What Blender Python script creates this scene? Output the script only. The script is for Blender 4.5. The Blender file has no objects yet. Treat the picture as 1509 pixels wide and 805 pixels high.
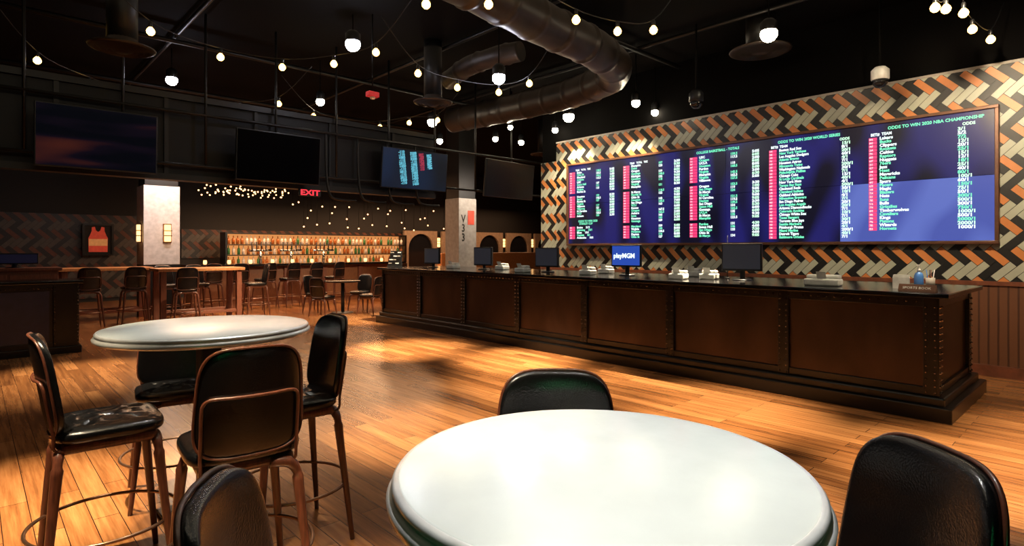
import bpy, bmesh, math, random
from mathutils import Vector, Matrix, Euler
random.seed(7)
F=855.0; HZ=366.0; H=1.51; CX=754.5
CN,SN=.7306,.6828
def c2r(x,z): return (x*CN+z*SN, -x*SN+z*CN)
def ray(px):
    t=(px-CX)/F
    return (t*CN+SN, -t*SN+CN)
def P(px,py,h):
    z=(H-h)*F/(py-HZ); return c2r((px-CX)/F*z,z)+(h,)
def FL(px,py):
    a=P(px,py,0); return (a[0],a[1],0)
def onX(px,X):
    r=ray(px); return X*r[1]/r[0]
def onY(px,Y):
    r=ray(px); return Y*r[0]/r[1]
def face(fx,fz):
    r=c2r(fx,fz); return math.atan2(r[1],r[0])-math.pi/2
SC=bpy.context.scene
COL=SC.collection
# ---------------------------------------------------------------- materials
def mat(name,col=(.5,.5,.5),rough=.5,metal=0,emis=None,es=0,spec=.5,noise=None,bump=None,coat=0):
    m=bpy.data.materials.new(name); m.use_nodes=True
    nt=m.node_tree; b=nt.nodes['Principled BSDF']
    b.inputs['Base Color'].default_value=(*col,1); b.inputs['Roughness'].default_value=rough
    b.inputs['Metallic'].default_value=metal; b.inputs['Specular IOR Level'].default_value=spec
    b.inputs['Coat Weight'].default_value=coat; b.inputs['Coat Roughness'].default_value=.15
    if emis: b.inputs['Emission Color'].default_value=(*emis,1); b.inputs['Emission Strength'].default_value=es
    tc=nt.nodes.new('ShaderNodeTexCoord')
    sc,amt,st=(noise if noise else (12,.15,(1,1,1)))
    mp=nt.nodes.new('ShaderNodeMapping'); mp.inputs['Scale'].default_value=st
    nt.links.new(tc.outputs['Object'],mp.inputs[0])
    n=nt.nodes.new('ShaderNodeTexNoise'); n.inputs['Scale'].default_value=sc; n.inputs['Detail'].default_value=5
    nt.links.new(mp.outputs[0],n.inputs['Vector'])
    r=nt.nodes.new('ShaderNodeValToRGB')
    r.color_ramp.elements[0].position=.3; r.color_ramp.elements[1].position=.7
    r.color_ramp.elements[0].color=tuple(c*(1-amt) for c in col)+(1,)
    r.color_ramp.elements[1].color=tuple(min(1,c*(1+amt)) for c in col)+(1,)
    nt.links.new(n.outputs['Fac'],r.inputs[0]); nt.links.new(r.outputs[0],b.inputs['Base Color'])
    if bump:
        bs,bd=bump
        n2=nt.nodes.new('ShaderNodeTexNoise'); n2.inputs['Scale'].default_value=bs; n2.inputs['Detail'].default_value=4
        nt.links.new(mp.outputs[0],n2.inputs['Vector'])
        bp=nt.nodes.new('ShaderNodeBump'); bp.inputs['Strength'].default_value=bd; bp.inputs['Distance'].default_value=.01
        nt.links.new(n2.outputs['Fac'],bp.inputs['Height']); nt.links.new(bp.outputs[0],b.inputs['Normal'])
    return m
def emat(name,col,s):
    m=bpy.data.materials.new(name); m.use_nodes=True; nt=m.node_tree
    b=nt.nodes['Principled BSDF']; b.inputs['Base Color'].default_value=(0.02,.02,.02,1)
    b.inputs['Emission Color'].default_value=(*col,1); b.inputs['Emission Strength'].default_value=s
    b.inputs['Roughness'].default_value=.4
    return m
M_black=mat('black_paint',(.003,.0027,.003),.5,spec=.3)
M_ceil=mat('ceiling_black',(.0015,.0012,.0012),.9,spec=.1)
M_dkwall=mat('dark_wall',(.006,.005,.005),.7)
M_leather=mat('black_leather',(.004,.004,.0045),.22,spec=.6,bump=(220,.12),noise=(30,.2,(1,1,1)))
M_frame=mat('walnut_leg',(.10,.030,.015),.33,noise=(18,.4,(6,6,.6)),coat=.3)
M_ring=mat('bronze_ring',(.28,.16,.10),.3,.9)
M_zinc=mat('zinc_top',(.52,.555,.53),.27,.4,noise=(3,.12,(1,1,1)),bump=(60,.02))
M_alu=mat('polished_rim',(.60,.61,.60),.3,.5)
M_panel=mat('bronze_black_panel',(.062,.037,.026),.30,.7,noise=(3,.3,(1,1,.5)))
M_esp=mat('espresso_frame',(.004,.0035,.0034),.28)
M_nail=mat('dark_nailhead',(.20,.15,.12),.25,.9)
M_top=mat('black_counter_top',(.006,.0055,.006),.12,spec=.7)
M_tv=mat('tv_glass',(.002,.002,.003),.07,spec=.5,noise=(1,.0,(1,1,1)))
M_tvm=mat('tv_matte_glass',(.002,.002,.003),.35,spec=.15,noise=(1,.0,(1,1,1)))
M_plas=mat('black_plastic',(.008,.008,.009),.4)
M_rod=mat('black_rod',(.002,.002,.002),.7,spec=.1)
M_grey=mat('grey_plastic',(.55,.56,.54),.4)
M_white=mat('white_plastic',(.75,.74,.72),.4)
M_duct=mat('duct_paint',(.030,.021,.015),.42,.2,noise=(4,.4,(1,1,1)))
M_ductd=mat('duct_dark',(.008,.007,.006),.45,.2)
M_cream=mat('tile_cream',(.40,.41,.33),.4,noise=(3,.1,(1,1,1)))
M_orange=mat('tile_orange',(.56,.20,.06),.4,noise=(3,.15,(1,1,1)))
M_tblk=mat('tile_black',(.008,.007,.007),.45)
M_dcream=mat('dim_tile_cream',(.06,.05,.042),.5); M_dorange=mat('dim_tile_orange',(.09,.026,.012),.5)  # wall tile colours darkened, dim light at the far wall put into them
M_bezel=mat('bronze_bezel',(.13,.06,.035),.35,.4)
M_wood=mat('honey_wood',(.42,.17,.055),.4,noise=(10,.3,(8,1,1)))
M_red=mat('red_wood',(.16,.05,.025),.4,noise=(10,.3,(8,1,1)))
M_bfront=mat('bar_front_wood',(.17,.06,.022),.4,noise=(10,.3,(8,1,1)))
M_col=mat('white_column',(.50,.47,.46),.4)
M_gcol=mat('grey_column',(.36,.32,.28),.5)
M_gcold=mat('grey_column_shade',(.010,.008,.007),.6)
M_chrome=mat('chrome',(.6,.6,.6),.12,1)
M_bulb=emat('bulb_glow',(1,.56,.13),11.0)
M_lens=emat('lamp_lens',(1,.86,.62),60)
M_lensc=emat('lamp_lens_cool',(.85,.86,1),80)
M_sconce=emat('sconce_glow',(1,.52,.18),3.2)
M_exit=emat('exit_red',(1,.03,.05),1.6)
M_glow=emat('backbar_glow',(1,.38,.11),.75)
M_tw=emat('text_white',(.8,.95,.95),1.5); M_tg=emat('text_green',(.2,1,.6),1.1)
M_ty=emat('text_pale_green',(.6,1,.72),1.4); M_chip=emat('chip_red',(1,.045,.19),1.15)
M_logo=emat('monitor_blue',(.02,.07,.42),1.0)
M_jersey=mat('jersey_red',(.5,.06,.03),.7,emis=(.6,.06,.03),es=.3)  # weak emission stands in for light falling on the jersey
M_jtrim=mat('jersey_orange',(.6,.3,.1),.7,emis=(.7,.3,.1),es=.3)  # light on the jersey stripe painted in as emission too
M_fwin=mat('dark_mirror',(.01,.01,.012),.12)
M_carch=mat('arch_plaster',(.30,.21,.14),.6)
M_glassg=mat('bottle_green',(.05,.2,.07),.1,spec=.8); M_glassa=mat('bottle_amber',(.42,.13,.03),.1,spec=.8); M_glassc=mat('bottle_clear',(.8,.74,.66),.1,spec=.8)
M_blueb=mat('blue_bottle',(.08,.22,.6),.25)
M_paper=mat('paper',(.8,.8,.76),.7)
def floormat():
    m=bpy.data.materials.new('plank_floor'); m.use_nodes=True; nt=m.node_tree; L=nt.links; N=nt.nodes
    b=N['Principled BSDF']; tc=N.new('ShaderNodeTexCoord')
    sep=N.new('ShaderNodeSeparateXYZ'); L.new(tc.outputs['Object'],sep.inputs[0])
    cb=N.new('ShaderNodeCombineXYZ'); L.new(sep.outputs['Y'],cb.inputs['X']); L.new(sep.outputs['X'],cb.inputs['Y'])
    br=N.new('ShaderNodeTexBrick'); br.inputs['Scale'].default_value=1; br.inputs['Brick Width'].default_value=1.5
    br.inputs['Row Height'].default_value=.125; br.inputs['Mortar Size'].default_value=.0022
    br.inputs['Color1'].default_value=(0,0,0,1); br.inputs['Color2'].default_value=(1,1,1,1); br.inputs['Mortar'].default_value=(0,0,0,1)
    br.offset=.37; br.offset_frequency=2
    L.new(cb.outputs[0],br.inputs['Vector'])
    mp=N.new('ShaderNodeMapping'); mp.inputs['Scale'].default_value=(1.0,18,1); L.new(cb.outputs[0],mp.inputs[0])
    n=N.new('ShaderNodeTexNoise'); n.inputs['Scale'].default_value=1.6; n.inputs['Detail'].default_value=8; n.inputs['Roughness'].default_value=.62
    L.new(mp.outputs[0],n.inputs['Vector'])
    ad=N.new('ShaderNodeMath'); ad.operation='MULTIPLY_ADD'; L.new(n.outputs['Fac'],ad.inputs[0]); ad.inputs[1].default_value=1.25
    sc=N.new('ShaderNodeMath'); sc.operation='MULTIPLY_ADD'; L.new(br.outputs['Color'],sc.inputs[0]); sc.inputs[1].default_value=.42; sc.inputs[2].default_value=-.32
    L.new(sc.outputs[0],ad.inputs[2])
    r=N.new('ShaderNodeValToRGB'); e=r.color_ramp.elements
    e[0].position=.05; e[0].color=(.070,.024,.009,1); e[1].position=.9; e[1].color=(.47,.21,.075,1)
    e2=r.color_ramp.elements.new(.45); e2.color=(.25,.096,.030,1)
    L.new(ad.outputs[0],r.inputs[0])
    mx=N.new('ShaderNodeMixRGB'); L.new(br.outputs['Fac'],mx.inputs[0]); L.new(r.outputs[0],mx.inputs[1]); mx.inputs[2].default_value=(.03,.012,.006,1)
    L.new(mx.outputs[0],b.inputs['Base Color'])
    b.inputs['Roughness'].default_value=.22
    bp=N.new('ShaderNodeBump'); bp.inputs['Strength'].default_value=.06; bp.inputs['Distance'].default_value=.004
    L.new(n.outputs['Fac'],bp.inputs['Height']); L.new(bp.outputs[0],b.inputs['Normal'])
    return m
M_floor=floormat()
def slatmat():
    m=bpy.data.materials.new('wainscot_slats'); m.use_nodes=True; nt=m.node_tree; L=nt.links; N=nt.nodes
    b=N['Principled BSDF']; tc=N.new('ShaderNodeTexCoord')
    w=N.new('ShaderNodeTexWave'); w.bands_direction='Y'; w.inputs['Scale'].default_value=3.5; w.inputs['Distortion'].default_value=.3
    L.new(tc.outputs['Object'],w.inputs[0])
    r=N.new('ShaderNodeValToRGB'); r.color_ramp.elements[0].color=(.06,.022,.011,1); r.color_ramp.elements[0].position=.03
    r.color_ramp.elements[1].color=(.14,.054,.024,1); r.color_ramp.elements[1].position=.2
    L.new(w.outputs['Fac'],r.inputs[0]); L.new(r.outputs[0],b.inputs['Base Color']); b.inputs['Roughness'].default_value=.45
    return m
M_slat=slatmat()
def screenmat(name,dark,bright,seed):
    m=bpy.data.materials.new(name); m.use_nodes=True; nt=m.node_tree; L=nt.links; N=nt.nodes
    b=N['Principled BSDF']; b.inputs['Base Color'].default_value=(.003,.003,.006,1); b.inputs['Roughness'].default_value=.3
    tc=N.new('ShaderNodeTexCoord'); mp=N.new('ShaderNodeMapping'); mp.inputs['Scale'].default_value=(1,1.9,.9); mp.inputs['Location'].default_value=(0,seed,0)
    L.new(tc.outputs['Object'],mp.inputs[0])
    n=N.new('ShaderNodeTexNoise'); n.inputs['Scale'].default_value=1.3; n.inputs['Detail'].default_value=0; L.new(mp.outputs[0],n.inputs['Vector'])
    r=N.new('ShaderNodeValToRGB'); r.color_ramp.elements[0].position=.40; r.color_ramp.elements[0].color=(*dark,1)
    r.color_ramp.elements[1].position=.62; r.color_ramp.elements[1].color=(*bright,1)
    L.new(n.outputs['Fac'],r.inputs[0]); L.new(r.outputs[0],b.inputs['Emission Color']); b.inputs['Emission Strength'].default_value=1
    return m
M_scr=screenmat('led_navy',(.003,.003,.014),(.014,.013,.13),3)
M_scrb=screenmat('led_blue',(.075,.105,.42),(.12,.17,.55),5)
M_scr3=screenmat('tv_reflected_teal',(.001,.003,.006),(.003,.012,.035),2)
# ---------------------------------------------------------------- mesh helpers
def finish(name,bm,mats,parent=None,smooth=False,loc=None,rot=None):
    me=bpy.data.meshes.new(name); bmesh.ops.recalc_face_normals(bm,faces=bm.faces); bm.to_mesh(me); bm.free()
    if not isinstance(mats,(list,tuple)): mats=[mats]
    for x in mats: me.materials.append(x)
    if smooth:
        for p in me.polygons: p.use_smooth=True
    o=bpy.data.objects.new(name,me); COL.objects.link(o)
    if parent: o.parent=parent
    if loc: o.location=loc
    if rot: o.rotation_euler=rot
    return o
def abox(bm,lo,hi,mi=0,bev=0,seg=2):
    lo=Vector(lo); hi=Vector(hi); c=(lo+hi)/2; s=hi-lo
    r=bmesh.ops.create_cube(bm,size=1,matrix=Matrix.Translation(c)@Matrix.Diagonal((s.x,s.y,s.z,1)))
    vs=r['verts']; fs=set(f for v in vs for f in v.link_faces)
    for f in fs: f.material_index=mi
    if bev:
        es=list(set(e for v in vs for e in v.link_edges))
        rr=bmesh.ops.bevel(bm,geom=es,offset=bev,segments=seg,affect='EDGES',profile=.5)
        for f in rr['faces']: f.material_index=mi
def box(name,lo,hi,m,parent=None,bev=0,seg=2):
    bm=bmesh.new(); abox(bm,lo,hi,0,bev,seg); return finish(name,bm,m,parent)
def atube(bm,pts,rad,seg=12,mi=0,closed=False,caps=True):
    pts=[Vector(p) for p in pts]; n=len(pts)
    if not isinstance(rad,(list,tuple)): rad=[rad]*n
    rings=[]; prev=None
    for i,p in enumerate(pts):
        if closed: d=pts[(i+1)%n]-pts[i-1]
        else: d=pts[min(i+1,n-1)]-pts[max(i-1,0)]
        d.normalize()
        if prev is None:
            a=Vector((0,0,1)) if abs(d.z)<.9 else Vector((1,0,0)); x=d.cross(a).normalized()
        else: x=(prev-d*prev.dot(d)).normalized()
        prev=x; y=d.cross(x)
        rings.append([bm.verts.new(p+(x*math.cos(2*math.pi*k/seg)+y*math.sin(2*math.pi*k/seg))*rad[i]) for k in range(seg)])
    m=n if closed else n-1
    for i in range(m):
        a=rings[i]; b=rings[(i+1)%n]
        for k in range(seg):
            f=bm.faces.new((a[k],a[(k+1)%seg],b[(k+1)%seg],b[k])); f.material_index=mi; f.smooth=True
    if not closed and caps:
        for r in (rings[0],rings[-1]):
            f=bm.faces.new(r); f.material_index=mi
def tube(name,pts,rad,m,parent=None,seg=12,closed=False):
    bm=bmesh.new(); atube(bm,pts,rad,seg,0,closed); return finish(name,bm,m,parent)
def alathe(bm,prof,seg=32,c=(0,0,0),mi=0):
    rings=[]
    for r,z in prof:
        if r<1e-5: rings.append([bm.verts.new((c[0],c[1],c[2]+z))])
        else: rings.append([bm.verts.new((c[0]+r*math.cos(2*math.pi*k/seg),c[1]+r*math.sin(2*math.pi*k/seg),c[2]+z)) for k in range(seg)])
    for a,b in zip(rings[:-1],rings[1:]):
        for k in range(seg):
            k2=(k+1)%seg
            if len(a)==1 and len(b)==1: continue
            if len(a)==1: vs=(a[0],b[k],b[k2])
            elif len(b)==1: vs=(a[k],a[k2],b[0])
            else: vs=(a[k],a[k2],b[k2],b[k])
            f=bm.faces.new(vs); f.material_index=mi; f.smooth=True
def lathe(name,prof,m,parent=None,seg=32,c=(0,0,0)):
    bm=bmesh.new(); alathe(bm,prof,seg,c); return finish(name,bm,m,parent)
def catmull(pts,k=8):
    pts=[Vector(p) for p in pts]; out=[]
    for i in range(len(pts)-1):
        p0=pts[max(i-1,0)];p1=pts[i];p2=pts[i+1];p3=pts[min(i+2,len(pts)-1)]
        for j in range(k):
            t=j/k; out.append(.5*((2*p1)+(p2-p0)*t+(2*p0-5*p1+4*p2-p3)*t*t+(3*p1-p0-3*p2+p3)*t**3))
    out.append(pts[-1]); return out
def pillow(name,w,h,T,n,fn,m,parent,K=14,S=56,p=3.0,dimp=None):
    bm=bmesh.new()
    def pt(r,a,side):
        ca,sa=math.cos(a),math.sin(a)
        x=w*r*math.copysign(abs(ca)**(2/n),ca); y=h*r*math.copysign(abs(sa)**(2/n),sa)
        t=T*max(0,1-r**p)**(1/p)*side
        if dimp and side>0: t-=dimp(x,y)
        return Vector(fn(x,y,t))
    rr=[math.sin(math.pi/2*k/K) for k in range(1,K)]
    out=[bm.verts.new(pt(1,2*math.pi*k/S,1)) for k in range(S)]
    for side in (1,-1):
        c=bm.verts.new(pt(0.0,0,side)); prev=None
        for r in rr+[1]:
            cur=out if r==1 else [bm.verts.new(pt(r,2*math.pi*k/S,side)) for k in range(S)]
            for k in range(S):
                k2=(k+1)%S
                if prev is None: bm.faces.new((c,cur[k],cur[k2]))
                else: bm.faces.new((prev[k],prev[k2],cur[k2],cur[k]))
            prev=cur
    return finish(name,bm,m,parent,smooth=True)
def tag(o,label,cat,group=None):
    o['label']=label; o['category']=cat
    if group: o['group']=group
    return o
def thing(name,label,cat,loc=(0,0,0),rz=0,group=None):
    o=bpy.data.objects.new(name,None); o.empty_display_size=.1; COL.objects.link(o)
    o.location=loc; o.rotation_euler=(0,0,rz); return tag(o,label,cat,group)
def dup(o,loc=None,rz=None,parent=None,label=None,group=None):
    n=o.copy(); COL.objects.link(n)
    if parent: n.parent=parent
    for c in list(o.children): dup(c,parent=n)
    if loc is not None: n.location=loc
    if rz is not None: n.rotation_euler=(0,0,rz)
    if label: n['label']=label
    if group: n['group']=group
    return n
def struct(o): o['kind']='structure'; return o
MT=Matrix(((0,0,-1),(-1,0,0),(0,1,0))).to_4x4()
MY=Matrix(((1,0,0),(0,0,-1),(0,1,0))).to_4x4()
def text(name,body,size,m,parent,mtx,line=1.0,align='LEFT',sx=1.0,ext=0,off=0):
    cu=bpy.data.curves.new(name,'FONT'); cu.body=body; cu.size=size; cu.space_line=line; cu.align_x=align; cu.extrude=ext
    cu.resolution_u=2; cu.offset=off
    t=bpy.data.objects.new('tmp',cu); COL.objects.link(t); bpy.context.view_layer.update()
    me=bpy.data.meshes.new_from_object(t.evaluated_get(bpy.context.evaluated_depsgraph_get()))
    bpy.data.objects.remove(t); me.materials.clear(); me.materials.append(m)
    me.transform(Matrix.Diagonal((sx,1,1,1)))
    o=bpy.data.objects.new(name,me); COL.objects.link(o); o.parent=parent; o.matrix_local=mtx
    return o
# ---------------------------------------------------------------- camera
cd=bpy.data.cameras.new('camera'); cam=bpy.data.objects.new('camera',cd); COL.objects.link(cam)
cam.location=(0,0,H); cam.rotation_euler=(math.pi/2,0,-math.atan2(SN,CN))
cd.sensor_width=36; cd.lens=F/1509*36; cd.shift_y=-36.5/1509; cd.clip_start=.05
SC.camera=cam
# ---------------------------------------------------------------- room shell
XL,XR,YF,YB,CH=-3.0,24.0,-3.5,20.0,4.7
WX=8.86; YE=8.55
struct(box('floor',(XL-.2,YF-.2,-.1),(XR+.2,YB+.2,0),M_floor))
struct(box('ceiling',(XL-.2,YF-.2,CH),(XR+.2,YB+.2,CH+.1),M_ceil))
struct(box('wall_left',(XL-.2,YF-.2,0),(XL,YB+.2,CH),M_dkwall))
struct(box('wall_front',(XL,YF-.2,0),(XR,YF,CH),M_dkwall))
struct(box('wall_far',(XR,YF,0),(XR+.2,YB+.2,CH),M_dkwall))
struct(box('wall_back',(XL,YB,0),(XR,YB+.2,CH),M_dkwall))
struct(box('wall_right',(WX+.02,YF,0),(WX+.3,YE,CH),M_ceil))
def herring(name,length,z0,z1,W,mtx,mats=None):
    bm=bmesh.new(); g=.035
    c,s=math.cos(-math.pi/4),math.sin(-math.pi/4)
    hh=z1-z0; s2=math.sqrt(2)
    for j in range(-2,int(hh/W/4.24)+4):
        for i in range(-6,int(length/W/s2)+8):
            for kind in (0,1):
                ox,oy=i-3*j,i+3*j
                if kind==0: x0,y0,x1,y1=ox,oy,ox+3,oy+1; col=1 if (i+j)%2 else 2
                else: x0,y0,x1,y1=ox,oy+1,ox+1,oy+4; col=2 if (i+2*j)%4==1 else 0
                pts=[((x*c-y*s)*W,(x*s+y*c)*W) for (x,y) in ((x0+g,y0+g),(x1-g,y0+g),(x1-g,y1-g),(x0+g,y1-g))]
                if max(p[0] for p in pts)<0 or min(p[0] for p in pts)>length or max(p[1] for p in pts)<0 or min(p[1] for p in pts)>hh: continue
                f=bm.faces.new([bm.verts.new((p[0],0,p[1])) for p in pts]); f.material_index=col
    for co,no in (((0,0,0),(-1,0,0)),((length,0,0),(1,0,0)),((0,0,0),(0,0,-1)),((0,0,hh),(0,0,1))):
        bmesh.ops.bisect_plane(bm,geom=bm.verts[:]+bm.edges[:]+bm.faces[:],plane_co=co,plane_no=no,clear_outer=True)
    bmesh.ops.recalc_face_normals(bm,faces=bm.faces)
    r=bmesh.ops.extrude_face_region(bm,geom=bm.faces[:])
    bmesh.ops.translate(bm,verts=[v for v in r['geom'] if isinstance(v,bmesh.types.BMVert)],vec=(0,-.01,0))
    abox(bm,(0,-.002,0),(length,.03,hh),2)
    o=finish(name,bm,mats or [M_cream,M_orange,M_tblk]); o.matrix_world=mtx
    return struct(o)
RX=Matrix.Rotation(-math.pi/2,4,'Z')
herring('wall_right_tiles',8.1+2.6,1.12,3.66,.084,Matrix.Translation((WX-.03,8.1,1.12))@RX)
herring('wall_right_tiles_end',.44,1.12,3.3,.084,Matrix.Translation((WX-.03,8.54,1.12))@RX)
struct(box('trim_1',(WX-.05,-2.6,3.66),(WX+.02,8.1,3.69),M_gcol))
struct(box('trim_2',(WX-.06,-2.6,1.07),(WX+.02,8.54,1.12),M_red))
struct(box('wall_right_wainscot',(WX-.04,-2.6,.12),(WX+.02,8.54,1.07),M_slat))
struct(box('baseboard_right',(WX-.09,-2.6,0),(WX+.02,8.54,.13),M_red))
# ---------------------------------------------------------------- video wall
vy0,vy1=onX(1466,8.76),onX(838,8.76); vz0,vz1=1.60,3.15; VX=8.76
vw=thing('video_wall','long LED odds board in a bronze frame on the herringbone tiled wall','video screen',(VX,(vy0+vy1)/2,(vz0+vz1)/2))
cy,cz=(vy0+vy1)/2,(vz0+vz1)/2
bm=bmesh.new(); hw=(vy1-vy0)/2; hh=(vz1-vz0)/2
for lo,hi in (((-.03,-hw-.04,hh),(.07,hw+.04,hh+.04)),((-.03,-hw-.04,-hh-.04),(.07,hw+.04,-hh)),((-.03,-hw-.04,-hh),(.07,-hw,hh)),((-.03,hw,-hh),(.07,hw+.04,hh))): abox(bm,lo,hi,0,.006)
finish('frame',bm,M_bezel,vw)
box('back_panel',(.02,-hw,-hh),(.07,hw,hh),M_plas,vw)
tw=2*hw/4
for r in range(2):
    for k in range(4):
        y0=-hw+k*tw; z0=-hh+r*hh
        bright=(k==0 and r==0)
        box('display_tile',(.0,y0+.003,z0+.003),(.02,y0+tw-.003,z0+hh-.003),M_scrb if bright else M_scr,vw)
def Ysc(px): return onX(px,8.75)-cy
def tm(px,z,align=0): return Matrix.Translation((-.006,Ysc(px),z-cz))@MT
def both(pxl,ztop,rows,size,rowh,mats=(M_tw,M_tg),align='LEFT',sx=.8):
    for q,m in enumerate(mats):
        body='\n'.join(r if i%len(mats)==q else '' for i,r in enumerate(rows))
        if body.strip(): text('screen_text',body,size,m,vw,tm(pxl,ztop),rowh/size,align,sx,0,.0024)
def chips(pxa,pxb,ztop,n,rowh,gaps=()):
    bm=bmesh.new(); ya,yb=Ysc(pxa),Ysc(pxb)
    for i in range(n):
        if i in gaps: continue
        z=ztop-cz-i*rowh-.008
        abox(bm,(-.004,yb,z),(-.001,ya,z+rowh*.86))
    finish('number_chip_column',bm,M_chip,vw)
    nums='\n'.join('' if i in gaps else str(random.randint(201,989)) for i in range(n))
    text('screen_text',nums,rowh*.8,M_tw,vw,tm(pxa+1,ztop),rowh/(rowh*.8),'LEFT',.75)
RH=.0475
nba=['Lakers','Bucks','Clippers','Rockets','Celtics','Raptors','Nuggets','76ers','Jazz','Heat','Mavericks','Pelicans','Spurs','Pacers','Magic','Blazers','Nets','Suns','Bulls','Grizzlies','Timberwolves','Cavaliers','Kings','Pistons','Wizards','Hornets']
nbao=['3/1','5/2','7/2','12/1','20/1','25/1','15/1','12/1','18/1','25/1','40/1','80/1','100/1','60/1','150/1','75/1','50/1','300/1','500/1','300/1','750/1','1000/1','500/1','2000/1','2000/1','1000/1']
mlb=['Boston Red Sox','New York Yankees','Los Angeles Dodgers','Atlanta Braves','Houston Astros','Minnesota Twins','Washington Nationals','Philadelphia Phillies','Chicago Cubs','St Louis Cardinals','New York Mets','Tampa Bay Rays','Cincinnati Reds','Cleveland Indians','Oakland Athletics','Milwaukee Brewers','San Diego Padres','Los Angeles Angels','Arizona Diamondbacks','Colorado Rockies','Chicago White Sox','Texas Rangers','Toronto Blue Jays','Seattle Mariners','Pittsburgh Pirates','Miami Marlins','Detroit Tigers','Baltimore Orioles','Kansas City Royals']
mlbo=[str(random.choice([4,7,8,10,12,15,20,25,30,40,60,80,100,200,500]))+'/1' for _ in mlb]
zt=2.94
text('screen_text','ODDS TO WIN 2020 NBA CHAMPIONSHIP',.055,M_tg,vw,tm(1308,3.06),1,'LEFT',.95,0,.002)
text('screen_text','ODDS TO WIN 2020 WORLD SERIES',.055,M_tg,vw,tm(1146,3.06),1,'LEFT',.95,0,.002)
text('screen_text','COLLEGE BASKETBALL - TOTALS',.055,M_tg,vw,tm(1026,3.06),1,'LEFT',.9,0,.002)
for a,b in ((1283,1424),(1136,1243)):
    text('screen_text','BET#  TEAM',.05,M_tw,vw,tm(a,2.995),1,'LEFT',.9,0,.002)
    text('screen_text','ODDS',.05,M_ty,vw,tm(b-6,2.995),1,'LEFT',.9,0,.002)
chips(1280,1292,zt,26,RH); both(1296,zt,nba,.054,RH,sx=1.05); both(1411,zt,nbao,.054,RH,(M_ty,M_tw,M_tg),'LEFT',1.2)
chips(1133,1144,zt,28,RH); both(1148,zt,mlb[:28],.052,RH,sx=.92); both(1240,zt,mlbo[:28],.054,RH,(M_ty,M_tw),'LEFT',1.2)
names=['Duke','N Carolina','Virginia','Florida St','Kentucky','Auburn','Kansas','Baylor','Villanova','Seton Hall','Maryland','Michigan','Ohio St','Iowa','Purdue','Oregon','Arizona','Utah','UCLA','USC','Gonzaga','St Marys','San Diego','Dayton','VCU','Houston','Memphis','Tulsa']
for (a,c0,e0,e1,n0) in ((1016,1028,1078,1118,28),(918,928,972,1003,28),(839,848,880,908,19)):
    g=set(range(9,n0,13)); zz=2.98
    text('screen_text','TEAM    TOTAL   TIME',.048,M_tw,vw,tm(c0,3.03),1,'LEFT',.8,0,.002) if a!=1016 else None
    chips(a,c0-1,zz,n0,RH,g)
    both(c0+2,zz,[('' if i in g else random.choice(names)) for i in range(n0)],.053,RH,sx=1.05)
    both(e0-2,zz,[('' if i in g or random.random()<.1 else '%d%s'%(random.randint(110,168),random.choice(['','.5']))) for i in range(n0)],.052,RH,(M_tg,M_tw),sx=1.0)
    both(e1-10,zz,[('' if i in g else '%d:%02d'%(random.randint(1,9),random.choice([0,5,30]))) for i in range(n0)],.054,RH,(M_tw,M_ty),sx=1.2)
text('screen_text','ODDS TO WIN 2020\n  STANLEY CUP',.055,M_tg,vw,tm(852,2.02),.9,'LEFT',.95,0,.002)
both(850,1.9,['%s     %d/1'%(n,random.randint(5,40)) for n in ('Bruins','Lightning','Blues','Capitals','Avalanche')],.052,.05,sx=1.1); chips(839,847,1.9,5,.05)
# ---------------------------------------------------------------- betting counter
CX0,CX1,CY0,CY1,CZ=6.21,7.76,1.15,10.6,1.115
ct=thing('betting_counter','long espresso counter with nail-studded recessed panels and black top','counter',(CX0,CY0,0))
D=CX1-CX0; LN=CY1-CY0
box('body',(.06,.06,.0),(D-.02,LN-.02,CZ-.05),M_esp,ct)
bm=bmesh.new(); abox(bm,(-.10,-.10,0),(D+.05,LN+.05,.13),0,.008); abox(bm,(-.04,-.04,.12),(D+.02,LN+.02,.20),0,.015)
finish('plinth',bm,M_esp,ct)
bm=bmesh.new(); abox(bm,(-.07,-.07,CZ-.045),(D+.05,LN+.05,CZ),0,.008,3); finish('countertop',bm,M_top,ct)
NP=7; pw=LN/NP; bm=bmesh.new(); bn=bmesh.new()
def nail(p,ax):
    if ax=='x': R=Matrix.Rotation(-math.pi/2,4,'Y')
    else: R=Matrix.Rotation(math.pi/2,4,'X')
    bmesh.ops.create_cone(bn,segments=8,radius1=.014,radius2=.006,depth=.014,cap_ends=True,matrix=Matrix.Translation(p)@R)
abox(bm,(.02,.02,.20),(.06,LN,.27),0,.004); abox(bm,(.02,.02,CZ-.13),(.06,LN,CZ-.045),0,.004)
for k in range(NP+1):
    y=k*pw; a=max(.02,y-.055); b=min(LN,y+.055)
    if k==0: b=.13
    abox(bm,(.01,a,.20),(.06,b,CZ-.045),0,.004)
    for s in (a+.022,b-.022):
        z=.23
        while z<CZ-.08: nail((.004,s,z),'x'); z+=.058
y=.18
while y<LN-.1: nail((.014,y,CZ-.085),'x'); y+=.075
abox(bm,(.02,.02,.20),(D-.04,.06,.27),0,.004); abox(bm,(.02,.02,CZ-.13),(D-.04,.06,CZ-.045),0,.004)
for x0,x1 in ((.012,.12),(D-.15,D-.04)):
    abox(bm,(x0,.012,.20),(x1,.06,CZ-.045),0,.004)
    for s in (x0+.022,x1-.022):
        z=.23
        while z<CZ-.08: nail((s,.006,z),'y'); z+=.058
finish('panel_frame',bm,M_esp,ct)
o=finish('nailhead_trim',bn,M_nail,ct); o['kind']='stuff'
for k in range(NP):
    box('panel',(.045,k*pw+.05,.26),(.062,(k+1)*pw-.05,CZ-.12),M_panel,ct)
box('panel',(.11,.045,.26),(D-.14,.062,CZ-.12),M_panel,ct)
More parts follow.
